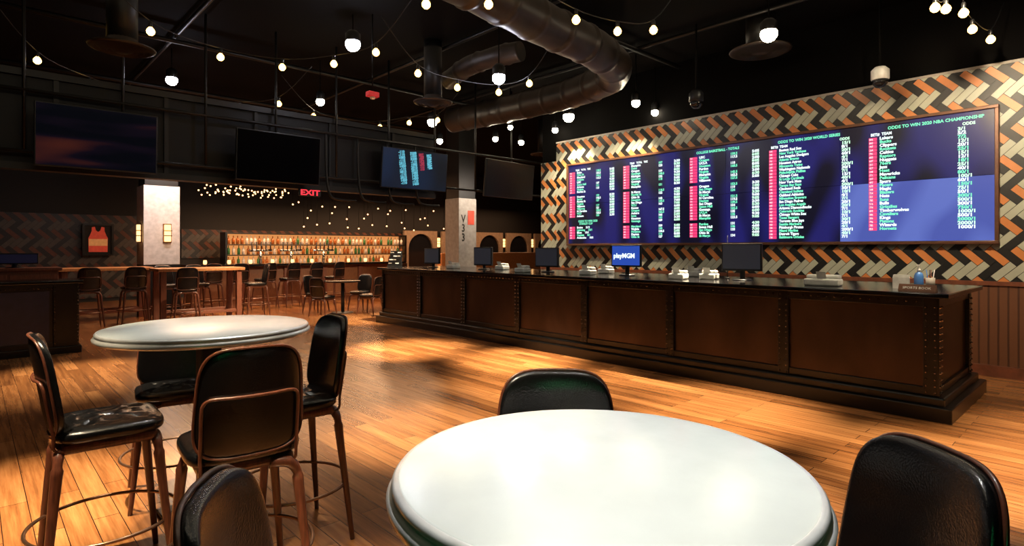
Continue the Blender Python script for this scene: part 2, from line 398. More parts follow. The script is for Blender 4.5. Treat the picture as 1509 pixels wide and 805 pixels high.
# ---------------------------------------------------------------- things on the counter
def monitor(px,X,w,h,top,label,rz=0,screen=None):
    m=thing('computer_monitor',label,'monitor',(X,onX(px,X),CZ),rz,'monitors on the betting counter')
    z1=top-CZ; z0=z1-h
    bm=bmesh.new(); abox(bm,(-.02,-w/2,z0),(.03,w/2,z1),0,.008); abox(bm,(.03,-w*.3,z0+.06),(.06,w*.3,z1-.06),0,.01); finish('housing',bm,M_plas,m)
    box('screen',(-.024,-w/2+.018,z0+.025),(-.019,w/2-.018,z1-.018),screen or M_tv,m)
    bm=bmesh.new(); abox(bm,(.02,-.03,.015),(.05,.03,z0+.12),0,.006); finish('stand_neck',bm,M_plas,m)
    lathe('stand_base',[(0,.018),(.10,.016),(.115,.008),(.115,0),(0,0)],M_plas,m,28,(.02,0,0))
    return m
M_idle=emat('monitor_idle',(.012,.013,.018),1)
monitor(637,6.95,.40,.32,1.51,'small black monitor at the far end of the counter',.25,M_idle)
monitor(712,6.95,.42,.34,1.53,'black computer monitor on the betting counter',.2,M_idle)
monitor(806,6.95,.44,.32,1.52,'black monitor with a wide stand on the counter',.2,M_idle)
mb=monitor(923,6.95,.46,.32,1.56,'monitor showing a white logo on a blue screen',.2,M_logo)
text('screen_logo','playMGM',.095,M_tw,mb,Matrix.Translation((-.027,.19,(1.56-CZ)-.19))@MT,1,'LEFT',.9,0,.003)
monitor(1093,6.95,.48,.34,1.57,'large black computer monitor near the counter corner',.15,M_idle)
def printer(px,X,rz,w=.2,label='pale grey ticket printer on the betting counter'):
    p=thing('ticket_printer',label,'printer',(X,onX(px,X),CZ),rz,'ticket printers on the counter')
    bm=bmesh.new(); abox(bm,(-.10,-w/2,0),(.10,w/2,.075),0,.018,3); finish('body',bm,M_grey,p)
    bm=bmesh.new(); abox(bm,(-.03,-w/2+.01,.07),(.09,w/2-.01,.115),0,.018,3); finish('lid',bm,M_grey,p)
    bm=bmesh.new(); pts=[(-.06,0,.07),(-.085,0,.11),(-.105,0,.15)]
    for a,b in zip(pts[:-1],pts[1:]):
        bm.faces.new([bm.verts.new(v) for v in ((a[0],-.045,a[2]),(a[0],.045,a[2]),(b[0],.045,b[2]),(b[0],-.045,b[2]))])
    finish('paper_slip',bm,M_paper,p)
for px,X in ((866,6.7),(893,7.3),(1000,6.65),(1045,6.9),(1022,7.4),(770,6.6),(740,7.2),(668,6.9)): printer(px,X,.15)
printer(1213,6.6,.1,.34,'wide pale ticket printer on the counter')
def rack(name,px,X,cols,label):
    r=thing(name,label,'display rack',(X,onX(px,X),CZ),.3)
    bm=bmesh.new(); abox(bm,(-.08,-.15,0),(.08,.15,.02),0,.004); abox(bm,(.04,-.15,.02),(.06,.15,.34),0,.004)
    for k in range(4): abox(bm,(-.06+k*.025,-.15,.02),(-.052+k*.025,.15,.07+k*.075),0)
    finish('rack_body',bm,M_plas,r)
    for k in range(4):
        for q in range(3):
            box('leaflet',(-.05+k*.025,-.14+q*.095,.03),(-.045+k*.025,-.055+q*.095,.09+k*.075),cols[(k+q)%len(cols)],r)
rack('brochure_rack',582,6.55,[M_paper,M_esp,M_gcol],'black tiered rack of printed betting sheets')
b=thing('card_box','small white box of cards on the counter corner','card box',(6.72,onX(1328,6.72),CZ),.2)
bm=bmesh.new(); abox(bm,(-.06,-.07,0),(.06,.07,.012))
for lo,hi in (((-.06,-.07,.012),(-.055,.07,.11)),((.055,-.07,.012),(.06,.07,.13)),((-.06,-.07,.012),(.06,-.065,.11)),((-.06,.065,.012),(.06,.07,.11))): abox(bm,lo,hi)
finish('tray',bm,M_white,b)
for k in range(6): box('card',(-.05+k*.018,-.06,.015),(-.047+k*.018,.06,.135),M_paper,b)
b=thing('sanitizer_bottle','clear and blue pump bottle beside the card box','bottle',(6.85,onX(1354,6.85),CZ))
lathe('bottle_body',[(0,0),(.036,0),(.04,.01),(.04,.12),(.03,.15),(.014,.16),(.014,.17),(0,.17)],M_blueb,b)
bm=bmesh.new(); alathe(bm,[(0,.165),(.016,.165),(.016,.19),(.006,.192),(.006,.225),(0,.225)],16); abox(bm,(-.05,-.009,.22),(.012,.009,.234),0,.003); finish('pump',bm,M_white,b)
b=thing('pen_cup','dark cup holding pens and pencils on the counter','pen cup',(7.0,onX(1371,7.0),CZ))
lathe('cup',[(0,0),(.038,0),(.04,.10),(.036,.10),(.034,.01),(0,.01)],M_gcol,b)
for k,m in enumerate((M_red,M_blueb,M_plas,M_white)):
    a=k*1.6; tube('pen',[(.012*math.cos(a),.012*math.sin(a),.012),(.034*math.cos(a),.034*math.sin(a),.18)],.004,m,b,8)
b=thing('counter_sign','low dark nameplate with pale lettering on the counter','sign',(6.42,onX(1352,6.42),CZ),-.1)
bm=bmesh.new(); vs=[(-.03,-.15,0),(.03,-.15,0),(.0,-.15,.06),(-.03,.15,0),(.03,.15,0),(0,.15,.06)]
v=[bm.verts.new(x) for x in vs]
for f in ((0,1,2),(3,5,4),(0,2,5,3),(1,4,5,2),(0,3,4,1)): bm.faces.new([v[i] for i in f])
finish('wedge',bm,M_bezel,b)
text('sign_lettering','SPORTS BOOK',.033,M_paper,b,Matrix.Translation((-.024,.115,.018))@Matrix.Rotation(math.radians(27),4,'Y')@MT,1,'LEFT',1.05)
b=thing('radio_aerial','thin black aerial on a small round base','aerial',(7.15,onX(1072,7.15),CZ))
lathe('aerial_base',[(0,0),(.03,0),(.028,.015),(0,.02)],M_plas,b); tube('rod',[(0,0,.015),(0,0,.56)],[.006,.004],M_plas,b,8)
# ---------------------------------------------------------------- chairs
def chair(name,label,cat,sh=.76,bt=1.14,ring=True,loc=(0,0,0),rz=0,group=None,k=1.0):
    r=thing(name,label,cat,loc,rz,group)
    tufts=[(a,b) for a in (-.1,0,.1) for b in (-.09,.01,.11)]
    def dm(x,y): return sum(.014*math.exp(-((x-a)**2+(y-b)**2)/(2*.018**2)) for a,b in tufts)+.007*(math.exp(-(math.sin((x+y)*math.pi/.1))**2/.04)+math.exp(-(math.sin((x-y)*math.pi/.1))**2/.04))*(max(0,1-(max(abs(x),abs(y))/.19)**6))
    pillow('seat',.212,.205,.042,4.5,lambda x,y,t:(x,y+.01,sh-.042+t),M_leather,r,K=22,S=80,p=3.2,dimp=dm)
    bm=bmesh.new(); abox(bm,(-.175,-.17,sh-.115),(.175,.18,sh-.065),0,.02,3); finish('seat_frame',bm,M_frame,r)
    hc=(bt-sh)/2+.02; zc=bt-hc
    def bf(x,y,t):
        z=zc+y; return (x*(1-.06*y/hc),-.195-.16*(z-sh)+.95*x*x+t,z)
    pillow('backrest',.19,hc,.022,4.3,bf,M_leather,r,p=5)
    hb=[]
    for q_ in range(72):
        a=2*math.pi*q_/72; ca,sa=math.cos(a),math.sin(a); n=4.3
        x=.191*math.copysign(abs(ca)**(2/n),ca); y=(hc+.001)*math.copysign(abs(sa)**(2/n),sa); v=bf(x,y,-.016); hb.append(v)
    tube('back_edge_trim',hb,.0055,M_frame,r,6,True)
    zt=sh+(bt-sh)*.52
    def lp(x,z): return (x,-.195-.16*(z-sh)+.95*x*x-.031,z)
    pts=[(-.165,-.15,sh-.10),(-.17,-.19,sh-.085)]+[lp(-.172,z) for z in (sh-.03,sh+.06,zt-.05)]
    pts+=[lp(-.165,zt-.015),lp(-.14,zt)]+[lp(x,zt) for x in (-.07,0,.07)]+[lp(.14,zt),lp(.165,zt-.015)]
    pts+=[lp(.172,z) for z in (zt-.05,sh+.06,sh-.03)]+[(.17,-.19,sh-.085),(.165,-.15,sh-.10)]
    tube('back_frame',catmull(pts,4),.0065,M_frame,r,10)
    for sx in (1,-1):
        for sy in (1,-1):
            e=.235 if ring else .215
            pts=catmull([(.08*sx,.172*sy,sh-.095),(.145*sx,.176*sy,sh-.105),(.178*sx,.18*sy,sh-.145),(.186*sx,.186*sy,sh-.22),(.5*(.186+e)*sx,.5*(.186+e)*sy,(sh-.22)/2),(e*sx,e*sy,0)],4)
            n=len(pts); rad=[.018+.005*math.sin(min(1,i/8)*math.pi) if i<10 else .023-.011*(i-10)/(n-11) for i in range(n)]
            tube('leg',pts,rad,M_frame,r,12)
    if ring:
        tube('foot_ring',[(.287*math.cos(2*math.pi*q/48),.287*math.sin(2*math.pi*q/48),.285) for q in range(48)],.008,M_ring,r,8,True)
    return r
GS='black leather bar stools around the round tables'
A=chair('bar_stool','tufted black leather bar stool facing the round table','bar stool',loc=c2r(-1.85,2.64)+(0,),rz=face(.76,.65),group=GS)
dup(A,c2r(-1.12,2.38)+(0,),face(-.60,.80),label='black leather bar stool with wooden loop frame across its back')
dup(A,c2r(-1.16,3.04)+(0,),face(-.76,-.65),label='black leather bar stool beside the round table rim')
dc_=dup(A,c2r(-2.09,3.60)+(0,),face(.55,-.83),label='bar stool tucked in under the round table'); dc_.scale=(1,1,.885)
bc=dup(A,c2r(.145,1.65)+(0,),face(0.02,-1),label='bar stool facing inward with green sheen on its back'); bc.scale=(.98,.98,.972)
rc=dup(A,c2r(.615,1.145)+(0,),face(-.995,-.10),label='bar stool with tall padded back beside the near table'); rc.scale=(.96,.96,.97)
lc=dup(A,c2r(-.265,.98)+(0,),face(.98,.18),label='bar stool pulled up close to the pale table'); lc.scale=(.93,.93,.985)
# ---------------------------------------------------------------- round tables
def rtable(loc,R,hh,label):
    t=thing('round_pub_table',label,'table',loc,0,'round zinc pub tables')
    lathe('tabletop',[(0,hh),(R-.012,hh),(R-.008,hh-.001)],M_zinc,t,96)
    prof=[(R-.008,hh-.001),(R+.0,hh-.003),(R+.006,hh-.010),(R+.004,hh-.018),(R+.0,hh-.020),(R+.008,hh-.024),(R+.016,hh-.034),(R+.014,hh-.046),(R+.004,hh-.052),(R-.03,hh-.054),(0,hh-.054)]
    lathe('table_rim',prof,M_alu,t,96)
    bm=bmesh.new(); abox(bm,(-.055,-.055,.03),(.055,.055,hh-.07),0,.008); finish('pedestal',bm,M_plas,t)
    bm=bmesh.new(); abox(bm,(-.15,-.15,hh-.07),(.15,.15,hh-.054),0,.004); finish('mounting_plate',bm,M_plas,t)
    bm=bmesh.new(); abox(bm,(-.22,-.22,0),(.22,.22,.02),0,.006); abox(bm,(-.09,-.09,.02),(.09,.09,.035),0,.005); finish('table_base',bm,M_plas,t)
    return t
rtable(c2r(-1.727,3.306)+(0,),.53,1.07,'round zinc-topped pub table with black square pedestal')
rtable(c2r(.178,1.185)+(0,),.41,1.07,'pale round pub table with double-beaded metal rim')
# ---------------------------------------------------------------- far furniture
TY=13.2; tx=onY(292,TY)
w=thing('wooden_high_table','honey-coloured wooden high table on square legs','table',(tx,TY,0))
bm=bmesh.new(); abox(bm,(-.8,-.4,1.05),(.8,.4,1.11),0,.008); finish('tabletop',bm,M_wood,w)
for sx in (-.7,.7):
    for sy in (-.3,.3):
        bm=bmesh.new(); abox(bm,(sx-.05,sy-.05,0),(sx+.05,sy+.05,1.05),0,.006); finish('leg',bm,M_red,w)
for sy in (-.3,.3): box('stretcher',(-.65,sy-.02,.18),(.65,sy+.02,.24),M_red,w,.004)
GB='far bar stools near the bar'
LB='dark bar stool standing near the bar'
def stool(x,y,fx,fy): dup(A,(x,y,0),math.atan2(fy,fx)-math.pi/2,label=LB,group=GB)
stool(tx-.42,TY-.78,.1,1)
for dx in (-.4,.2): stool(tx+dx,TY+.8,.1,-1)
stool(tx+1.2,TY+.1,-1,.1)
x=onY(312,14.95); xe=onY(520,14.95)
while x<xe:
    stool(x,14.95,random.uniform(-.3,.3),1); x+=.62
T2=14.6; t2x=onY(180,T2)-.3
w2=dup(w,(t2x,T2,0),0,label='dark-lit wooden high table beside the clad column')
for dx in (-.4,.35): stool(t2x+dx,T2-.9,0,1)
DC=None
def dset(cx_,cy_,n,a0):
    global DC
    t=thing('dining_table','small round black dining table among low chairs','table',(cx_,cy_,0),0,'small black dining tables')
    lathe('tabletop',[(0,.76),(.40,.76),(.41,.75),(.41,.73),(.40,.72),(0,.72)],M_top,t,48); tube('pedestal',[(0,0,.02),(0,0,.72)],.04,M_plas,t); lathe('table_base',[(0,.03),(.25,.015),(.26,0),(0,0)],M_plas,t)
    for k in range(n):
        a=a0+2*math.pi*k/n; p=(cx_+.74*math.cos(a),cy_+.74*math.sin(a),0); rz=math.atan2(-math.sin(a),-math.cos(a))-math.pi/2
        if DC is None: DC=chair('dining_chair','low black dining chair around the small table','chair',.47,.86,False,p,rz,'black dining chairs')
        else: dup(DC,p,rz)
a=FL(505,461); dset(a[0],a[1],4,.5)
dset(a[0]+2.5,a[1]+.6,4,.2)
# host counter
hc=thing('host_counter','black studded half-wall counter with glossy panel painted with a blue reflection','counter',(onY(117,10.45),10.5,0))
x0=-(onY(117,10.45)-XL)+.1
M_hp=mat('black_panel_blue_reflection',(.018,.018,.05),.35,coat=.3)  # black panel, its bluish reflection is put into the base colour
bm=bmesh.new(); abox(bm,(x0,0,0),(0,.55,1.0),0,.006); finish('body',bm,M_esp,hc)
bm=bmesh.new(); abox(bm,(x0,-.05,0),(.03,.6,.10),0,.006); finish('plinth',bm,M_esp,hc)
bm=bmesh.new(); abox(bm,(x0,-.05,1.0),(.05,.62,1.05),0,.01,3); finish('countertop',bm,M_top,hc)
box('panel',(x0,-.015,.18),(-.34,.0,.90),M_hp,hc)
bm=bmesh.new(); abox(bm,(-.30,-.03,.10),(-.0,.0,1.0),0,.006); abox(bm,(x0,-.025,.92),(-.30,0,1.0),0,.004); abox(bm,(x0,-.025,.10),(-.30,0,.17),0,.004); finish('panel_frame',bm,M_esp,hc)
bn=bmesh.new()
for s in (-.28,-.02):
    z=.15
    while z<.98: nail((s,-.034,z),'y'); z+=.05
x=x0
while x<-.3: nail((x,-.03,.94),'y'); x+=.05
finish('nailhead_trim',bn,M_nail,hc)['kind']='stuff'
hs=thing('service_cabinet','reddish wooden service cabinet with slatted door fronts','cabinet',(onY(28,12.2),12.2,0))
bm=bmesh.new(); abox(bm,(-.75,0,0),(.5,.5,1.14),0,.006); finish('body',bm,M_red,hs)
bm=bmesh.new(); abox(bm,(-.8,-.04,1.14),(.55,.54,1.19),0,.01); finish('cabinet_top',bm,M_red,hs)
for k in range(2): box('door',(-.72+k*.6,-.02,.1),(-.15+k*.6,0,1.08),M_red,hs,.004)
m2=thing('point_of_sale_screen','small dark screen standing on the wooden cabinet','monitor',(onY(22,12.4),12.4,1.19))
bm=bmesh.new(); abox(bm,(-.3,-.02,.06),(.3,.02,.24),0,.01); finish('housing',bm,M_plas,m2); box('screen',(-.28,-.024,.08),(.28,-.019,.22),emat('dim_blue',(.006,.007,.03),.3),m2); lathe('stand_base',[(0,.08),(.03,.08),(.04,.02),(.12,.01),(.12,0),(0,0)],M_plas,m2)
# ---------------------------------------------------------------- column with sconces
ky=15.35; kx=onY(239,14.98)
c=thing('clad_column','white clad column with black base and warm wall sconces','column',(kx,ky,0))
kw=.36
bm=bmesh.new(); abox(bm,(-kw,-kw,1.14),(kw,kw,2.92),0,.008); finish('white_cladding',bm,M_col,c)
bm=bmesh.new(); abox(bm,(-kw+.03,-kw+.03,2.92),(kw-.03,kw-.03,CH)); finish('column_head',bm,M_black,c)
bm=bmesh.new(); abox(bm,(-kw,-kw,0),(kw,kw,1.14),0,.006); finish('column_base',bm,M_black,c)
def sconce(loc,rz,group='wall sconces',w=.085,h=.19):
    s=thing('wall_sconce','warm glowing rectangular wall sconce with brass bars','wall lamp',loc,rz,group)
    bm=bmesh.new(); abox(bm,(-w,-.02,-h-.03),(w,0,h+.03),0,.004); finish('back_plate',bm,M_ring,s)
    bm=bmesh.new(); abox(bm,(-w*.75,-.08,-h),(w*.75,-.02,h),0,.01,3); finish('lamp_shade',bm,M_sconce,s)
    for q in (-1,1): box('brass_band',(-w,-.085,q*h*.3-.01),(w,-.02,q*h*.3+.01),M_ring,s)
    return s
S1=sconce((kx+.10,ky-kw,1.85),0)
dup(S1,(kx-kw,ky-.1,1.85),-math.pi/2)
# ---------------------------------------------------------------- beam with televisions
BY=8.75; bx0,bx1=XL,onY(640,BY)
bm=bmesh.new(); abox(bm,(bx0,BY,2.46),(bx1,BY+.12,3.55))
x=bx0+.3
while x<bx1: abox(bm,(x-.025,BY-.03,2.46),(x+.025,BY,3.55),1); x+=1.15
abox(bm,(bx0,BY-.05,2.42),(bx1,BY+.14,2.50),1); abox(bm,(bx0,BY-.05,3.50),(bx1,BY+.14,3.58),1)
o=finish('trim_beam',bm,[M_black,M_ductd]); struct(o)
p=thing('tv_pipe_rack','black pipe rack carrying the televisions under the ceiling','pipe rack',(0,BY-.12,0))
xe=onY(803,BY)
for z in (2.62,3.32): tube('rail',[(bx0+.1,0,z),(xe,0,z)],.022,M_ductd,p,10)
x=bx0+.6
while x<xe: tube('hanger',[(x,0,CH),(x,0,2.62)],.018,M_ductd,p,8); x+=.95
x=onY(475,BY)
while x<onY(640,BY):
    pts=catmull([(x,0,3.3),(x,-.02,2.7),(x+.05,-.04,2.35),(x+.22,-.04,2.28),(x+.5,-.04,2.28)],5); tube('bent_conduit',pts,.02,M_ductd,p,8); x+=.55
def tv(px0,px1,Y,z0,z1,label,tilt=.1,rz=0,scr=None):
    x0,x1=onY(px0,Y),onY(px1,Y); w=(x1-x0)/2; h=(z1-z0)/2
    t=thing('television',label,'television',((x0+x1)/2,Y,(z0+z1)/2),0,'wall-hung flat televisions')
    t.rotation_euler=(tilt,0,rz)
    bm=bmesh.new(); abox(bm,(-w,0,-h),(w,.05,h),0,.008); finish('housing',bm,M_plas,t)
    box('screen',(-w+.015,-.004,-h+.015),(w-.015,.002,h-.015),scr or M_tv,t)
    bm=bmesh.new(); abox(bm,(-.15,.05,-.15),(.15,.09,.15)); finish('mount',bm,M_plas,t)
    return t,w,h
def tvreflect():  # faint emissive bands paint the room's reflection on a dark screen
    m=bpy.data.materials.new('tv_painted_reflection'); m.use_nodes=True; nt=m.node_tree; L=nt.links; N=nt.nodes
    b=N['Principled BSDF']; b.inputs['Base Color'].default_value=(.004,.004,.006,1); b.inputs['Roughness'].default_value=.08
    tc=N.new('ShaderNodeTexCoord'); mp=N.new('ShaderNodeMapping'); mp.inputs['Scale'].default_value=(.8,1,5); L.new(tc.outputs['Object'],mp.inputs[0])
    n=N.new('ShaderNodeTexNoise'); n.inputs['Scale'].default_value=1.1; n.inputs['Detail'].default_value=1; L.new(mp.outputs[0],n.inputs['Vector'])
    r=N.new('ShaderNodeValToRGB'); e=r.color_ramp.elements; e[0].position=.46; e[0].color=(.001,.0015,.003,1); e[1].position=.72; e[1].color=(.045,.010,.007,1)
    e2=e.new(.58); e2.color=(.004,.0025,.006,1)
    L.new(n.outputs['Fac'],r.inputs[0]); L.new(r.outputs[0],b.inputs['Emission Color']); b.inputs['Emission Strength'].default_value=1
    return m
tv(50,232,8.35,2.44,3.16,'large flat television with dim reddish reflection bands painted on its screen',.06,0,tvreflect())
tv(348,472,8.40,2.46,3.17,'flat television with a blank black screen',.08)
t3,w3,h3=tv(563,658,8.45,2.52,3.20,'tilted flat television with a painted teal reflection of the odds board',.1,-.02,M_scr3)
cyan=emat('reflected_cyan',(.15,.62,.80),.8); cred=emat('reflected_dim_red',(.7,.05,.12),.5)
for cx3,cm,n3,sz in ((-.30,cyan,12,.058),(-.07,cyan,12,.058),(.09,cred,8,.045),(.25,cyan,7,.045)):
    text('screen_text','\n'.join(random.choice(['1450','2815','-110','3208','1085']) for _ in range(n3)),sz,cm,t3,Matrix.Translation((cx3,-.008,.26))@Matrix.Rotation(math.radians(-9),4,'Y')@MY,.82,'CENTER',1.1,0,.004)  # glowing digits paint the odds board mirrored in this screen
tv(712,790,8.44,2.50,3.22,'flat black television beside the tiled wall',.09,.1,M_tvm)
e=thing('exit_sign','hanging dark exit sign with red lettering','sign',(onY(452,8.7),8.6,2.36))
bm=bmesh.new(); abox(bm,(-.17,-.025,-.055),(.17,.025,.055),0,.006); finish('housing',bm,M_plas,e)
text('sign_lettering','EXIT',.115,M_exit,e,Matrix.Translation((0,-.028,-.04))@MY,1,'CENTER',1.3,0,.003)
st=thing('fire_strobe','small red ceiling fire strobe with white lens','fire alarm',P(549,140,3.6))
bm=bmesh.new(); abox(bm,(-.08,-.05,-.03),(.08,.05,.04),0,.01); finish('housing',bm,mat('alarm_red',(.6,.03,.03),.4,emis=(.6,.03,.03),es=.3),st)
lathe('strobe_lens',[(0,-.06),(.03,-.055),(.04,-.03),(0,-.03)],M_white,st); tube('stem',[(0,0,.04),(0,0,CH-3.6)],.008,M_rod,st)
# grey column
gx=onY(690,11.3)
g=thing('lettered_column','pale grey column with dark lettering and a red picture','column',(gx,11.6,0))
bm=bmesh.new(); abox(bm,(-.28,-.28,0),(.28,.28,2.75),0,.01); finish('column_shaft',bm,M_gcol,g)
bm=bmesh.new(); abox(bm,(-.26,-.26,2.75),(.26,.26,CH)); finish('column_head',bm,M_gcold,g)  # same column, shade below the ceiling put into its dark colour
text('column_lettering','V\n3\n3',.27,mat('letter_dark',(.03,.025,.02),.5),g,Matrix.Translation((-.14,-.285,2.15))@MY,.85,'CENTER',.8,0,.006)
box('picture_panel',(.0,-.29,2.1),(.2,-.28,2.45),M_jersey,g)
# ---------------------------------------------------------------- bar
b0,b1=onY(285,15.6),onY(592,15.6)
br=thing('bar_counter','long bar with warm-lit wooden front and dark top','bar counter',(0,15.6,0))
box('body',(b0,.1,0),(b1,.7,1.04),M_bfront,br)
box('countertop',(b0-.1,-.1,1.04),(b1+.1,.8,1.10),M_top,br,.01)
x=b0+.1
while x<b1: box('pilaster',(x-.06,.06,.1),(x+.06,.1,1.04),M_red,br,.005); x+=1.1
tube('foot_rail',[(b0,-.06,.2),(b1,-.06,.2)],.025,M_ring,br)
bb=thing('back_bar_shelving','lit back bar with three tiers of shelves','shelving',(0,18.6,0))
s0,s1=onY(335,18.6),onY(600,18.6)
box('cabinet_body',(s0,0,0),(s1,.6,.95),M_esp,bb)
box('lit_back_panel',(s0,.55,.95),(s1,.6,1.95),M_glow,bb)
for z in (.95,1.28,1.60,1.95): box('shelf',(s0,.1,z),(s1,.58,z+.03),M_esp,bb,.003)
for x in (s0,s1): box('upright',(x-.03,.08,.98),(x+.03,.6,2.0),M_esp,bb)
def bottle(m,h,r,loc):
    return tag(lathe('liquor_bottle',[(0,0),(r,0),(r,h*.58),(r*.8,h*.66),(r*.32,h*.76),(r*.3,h),(0,h)],m,None,10),'liquor bottle on the lit back bar shelf','bottle','liquor bottles on the back bar')
bs=[bottle(M_glassg,.28,.045,0),bottle(M_glassa,.26,.05,0),bottle(M_glassc,.27,.045,0)]
used=[0,0,0]
for z in (.985,1.315,1.635):
    x=s0+.1
    while x<s1-.1:
        q_=random.choice((0,1,1,2,2))
        if random.random()<.96:
            if used[q_]: o=bs[q_].copy(); COL.objects.link(o)
            else: o=bs[q_]; used[q_]=1
            o.location=(x,18.6+.22,z)
        x+=random.uniform(.115,.165)
for i,px in enumerate((385,430,478)):
    tt=thing('beer_tap_tower','chrome beer tap tower standing on the bar','beer tap',(onY(px,15.9),15.95,1.10),0,'chrome beer taps')
    tube('tower',[(0,0,0),(0,0,.35)],.035,M_chrome,tt); tube('tap_rail',[(-.3,0,.35),(.3,0,.35)],.03,M_chrome,tt)
    for k in range(5): tube('tap_handle',[(-.24+k*.12,-.05,.33),(-.24+k*.12,-.06,.58)],[.012,.02],M_plas,tt,8)
lp_=thing('bar_candle_lamp','small glowing glass candle lamp on the bar top','candle lamp',(b0+.3,15.75,1.10),0,'candle lamps along the bar')
lathe('lamp_glass',[(0,.005),(.03,.008),(.045,.04),(.04,.10),(.03,.11),(0,.11)],M_sconce,lp_,14); lathe('lamp_foot',[(0,0),(.035,0),(.03,.008),(0,.008)],M_ring,lp_,14)
x=b0+.3+.55
while x<b1-.2: dup(lp_,(x,15.75+random.uniform(-.05,.05),1.10)); x+=.55
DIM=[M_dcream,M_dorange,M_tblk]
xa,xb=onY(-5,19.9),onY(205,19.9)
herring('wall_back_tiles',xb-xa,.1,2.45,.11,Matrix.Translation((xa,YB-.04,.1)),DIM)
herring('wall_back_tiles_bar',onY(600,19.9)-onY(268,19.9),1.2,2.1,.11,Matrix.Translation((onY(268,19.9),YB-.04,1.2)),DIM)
j=thing('framed_jersey','framed red and orange sleeveless sports jersey','framed jersey',(onY(145,19.75),19.8,1.75)); j.scale=(.86,1,.86)
bm=bmesh.new()
for lo,hi in (((-.42,-.04,-.52),(-.36,.03,.52)),((.36,-.04,-.52),(.42,.03,.52)),((-.36,-.04,.46),(.36,.03,.52)),((-.36,-.04,-.52),(.36,.03,-.46))): abox(bm,lo,hi)
finish('frame',bm,M_esp,j); box('mount_board',(-.36,0,-.46),(.36,.03,.46),M_dkwall,j)
def poly(name,pts,y,d,m,par):
    bm=bmesh.new(); f=bm.faces.new([bm.verts.new((a,y,b)) for a,b in pts]); r=bmesh.ops.extrude_face_region(bm,geom=[f]); bmesh.ops.translate(bm,verts=[v for v in r['geom'] if isinstance(v,bmesh.types.BMVert)],vec=(0,-d,0)); return finish(name,bm,m,par)
poly('jersey_shirt',[(-.25,-.40),(.25,-.40),(.26,.05),(.22,.14),(.17,.28),(.17,.40),(.09,.42),(.06,.30),(0,.25),(-.06,.30),(-.09,.42),(-.17,.40),(-.17,.28),(-.22,.14),(-.26,.05)],-.0,.02,M_jersey,j)
poly('jersey_stripe',[(-.25,-.20),(.25,-.20),(.25,.02),(-.25,.02)],-.021,.006,M_jtrim,j)
def arch(x,w,zt):
    a=thing('arched_alcove','cream plaster arch framing a dark mirror','arch',(x,19.95,0),0,'cream wall arches')
    out=[(-w-.2,0),(-w,0),(-w,zt-w)]+[(-w*math.cos(math.pi*k/12),zt-w+w*math.sin(math.pi*k/12)) for k in range(1,12)]+[(w,zt-w),(w,0),(w+.2,0),(w+.2,zt+.12),(-w-.2,zt+.12)]
    poly('arch_surround',out,0,.12,M_carch,a)
    inn=[(-w,0),(w,0),(w,zt-w)]+[(w*math.cos(math.pi*k/12),zt-w+w*math.sin(math.pi*k/12)) for k in range(1,12)]+[(-w,zt-w)]
    poly('arch_mirror',inn,0,.03,M_fwin,a)
    dup(S1,(x+w+.30,19.93,1.75),0)
x=onY(604,19.9)+.5
while x<onY(812,19.9): arch(x,.60,2.1); x+=1.85
bo=thing('booth_bench','long high-backed orange leather booth bench','booth',(onY(745,15.5),15.5,0))
bm=bmesh.new(); abox(bm,(-2.5,.5,0),(2.5,.75,1.35),0,.05,3); finish('backrest',bm,M_wood,bo)
bm=bmesh.new(); abox(bm,(-2.5,0,.12),(2.5,.5,.48),0,.04,3); finish('seat',bm,M_red,bo)
box('plinth',(-2.45,.05,0),(2.45,.5,.12),M_esp,bo)
# ---------------------------------------------------------------- ceiling services
def duct(name,pts,r,label,rib=.55,m=M_duct):
    pp=catmull(pts,10); d=tag(bpy.data.objects.new(name,None),label,'duct'); COL.objects.link(d)
    out=[];rad=[];acc=0
    for a,b in zip(pp[:-1],pp[1:]):
        L_=(b-a).length; n=max(1,int(L_/.03))
        for k in range(n):
            out.append(a.lerp(b,k/n)); acc+=L_/n; rad.append(r+.014 if (acc%rib)<.06 else r+.004*math.sin(acc*9))
    tube('duct_run',out,rad,m,d,28)
    return d
def q(px,py,h): return Vector(P(px,py,h))
duct('ceiling_duct',[q(560,-90,4.2),q(690,-25,4.2),q(800,35,4.2),q(880,75,4.2),q(905,108,4.2),q(850,135,4.2),q(760,158,4.2),q(665,178,4.2)],.25,'large round exposed air duct curving under the ceiling')
duct('branch_duct',[q(662,118,4.25),q(690,98,4.25),q(730,84,4.25),q(770,75,4.25)],.14,'smaller branch air duct under the black ceiling')
def diffuser(px,py,h,r):
    pos=P(px,py,h)
    d=thing('air_diffuser','round dark ceiling air diffuser on a drop duct','vent',pos,0,'round ceiling air diffusers')
    prof=[(r*.45,.12),(r*.5,.04),(r,.015),(r*.98,0),(r*.8,-.02),(r*.78,.0),(r*.62,-.03),(r*.60,-.005),(r*.42,-.04),(r*.4,-.01),(r*.2,-.045),(0,-.045)]
    lathe('diffuser_cone',prof,M_duct,d,40)
    tube('drop_duct',[(0,0,.08),(0,0,CH-h)],r*.46,M_ductd,d,24)
diffuser(180,72,3.75,.33); diffuser(638,152,3.75,.30); diffuser(1120,76,4.2,.40); diffuser(802,228,3.85,.35)
for x in (-1.2,2.2,5.4,7.6): tag(tube('ceiling_conduit',[(x,-3,4.62),(x,19,4.62)],.03,M_ductd,None,8),'black conduit fixed under the dark ceiling','conduit','black ceiling conduits')
for y in (1.5,5.2,9.6,12.5): tag(tube('ceiling_conduit',[(-2.8,y,4.55),(8.7,y,4.55)],.035,M_ductd,None,8),'black conduit fixed under the dark ceiling','conduit','black ceiling conduits')
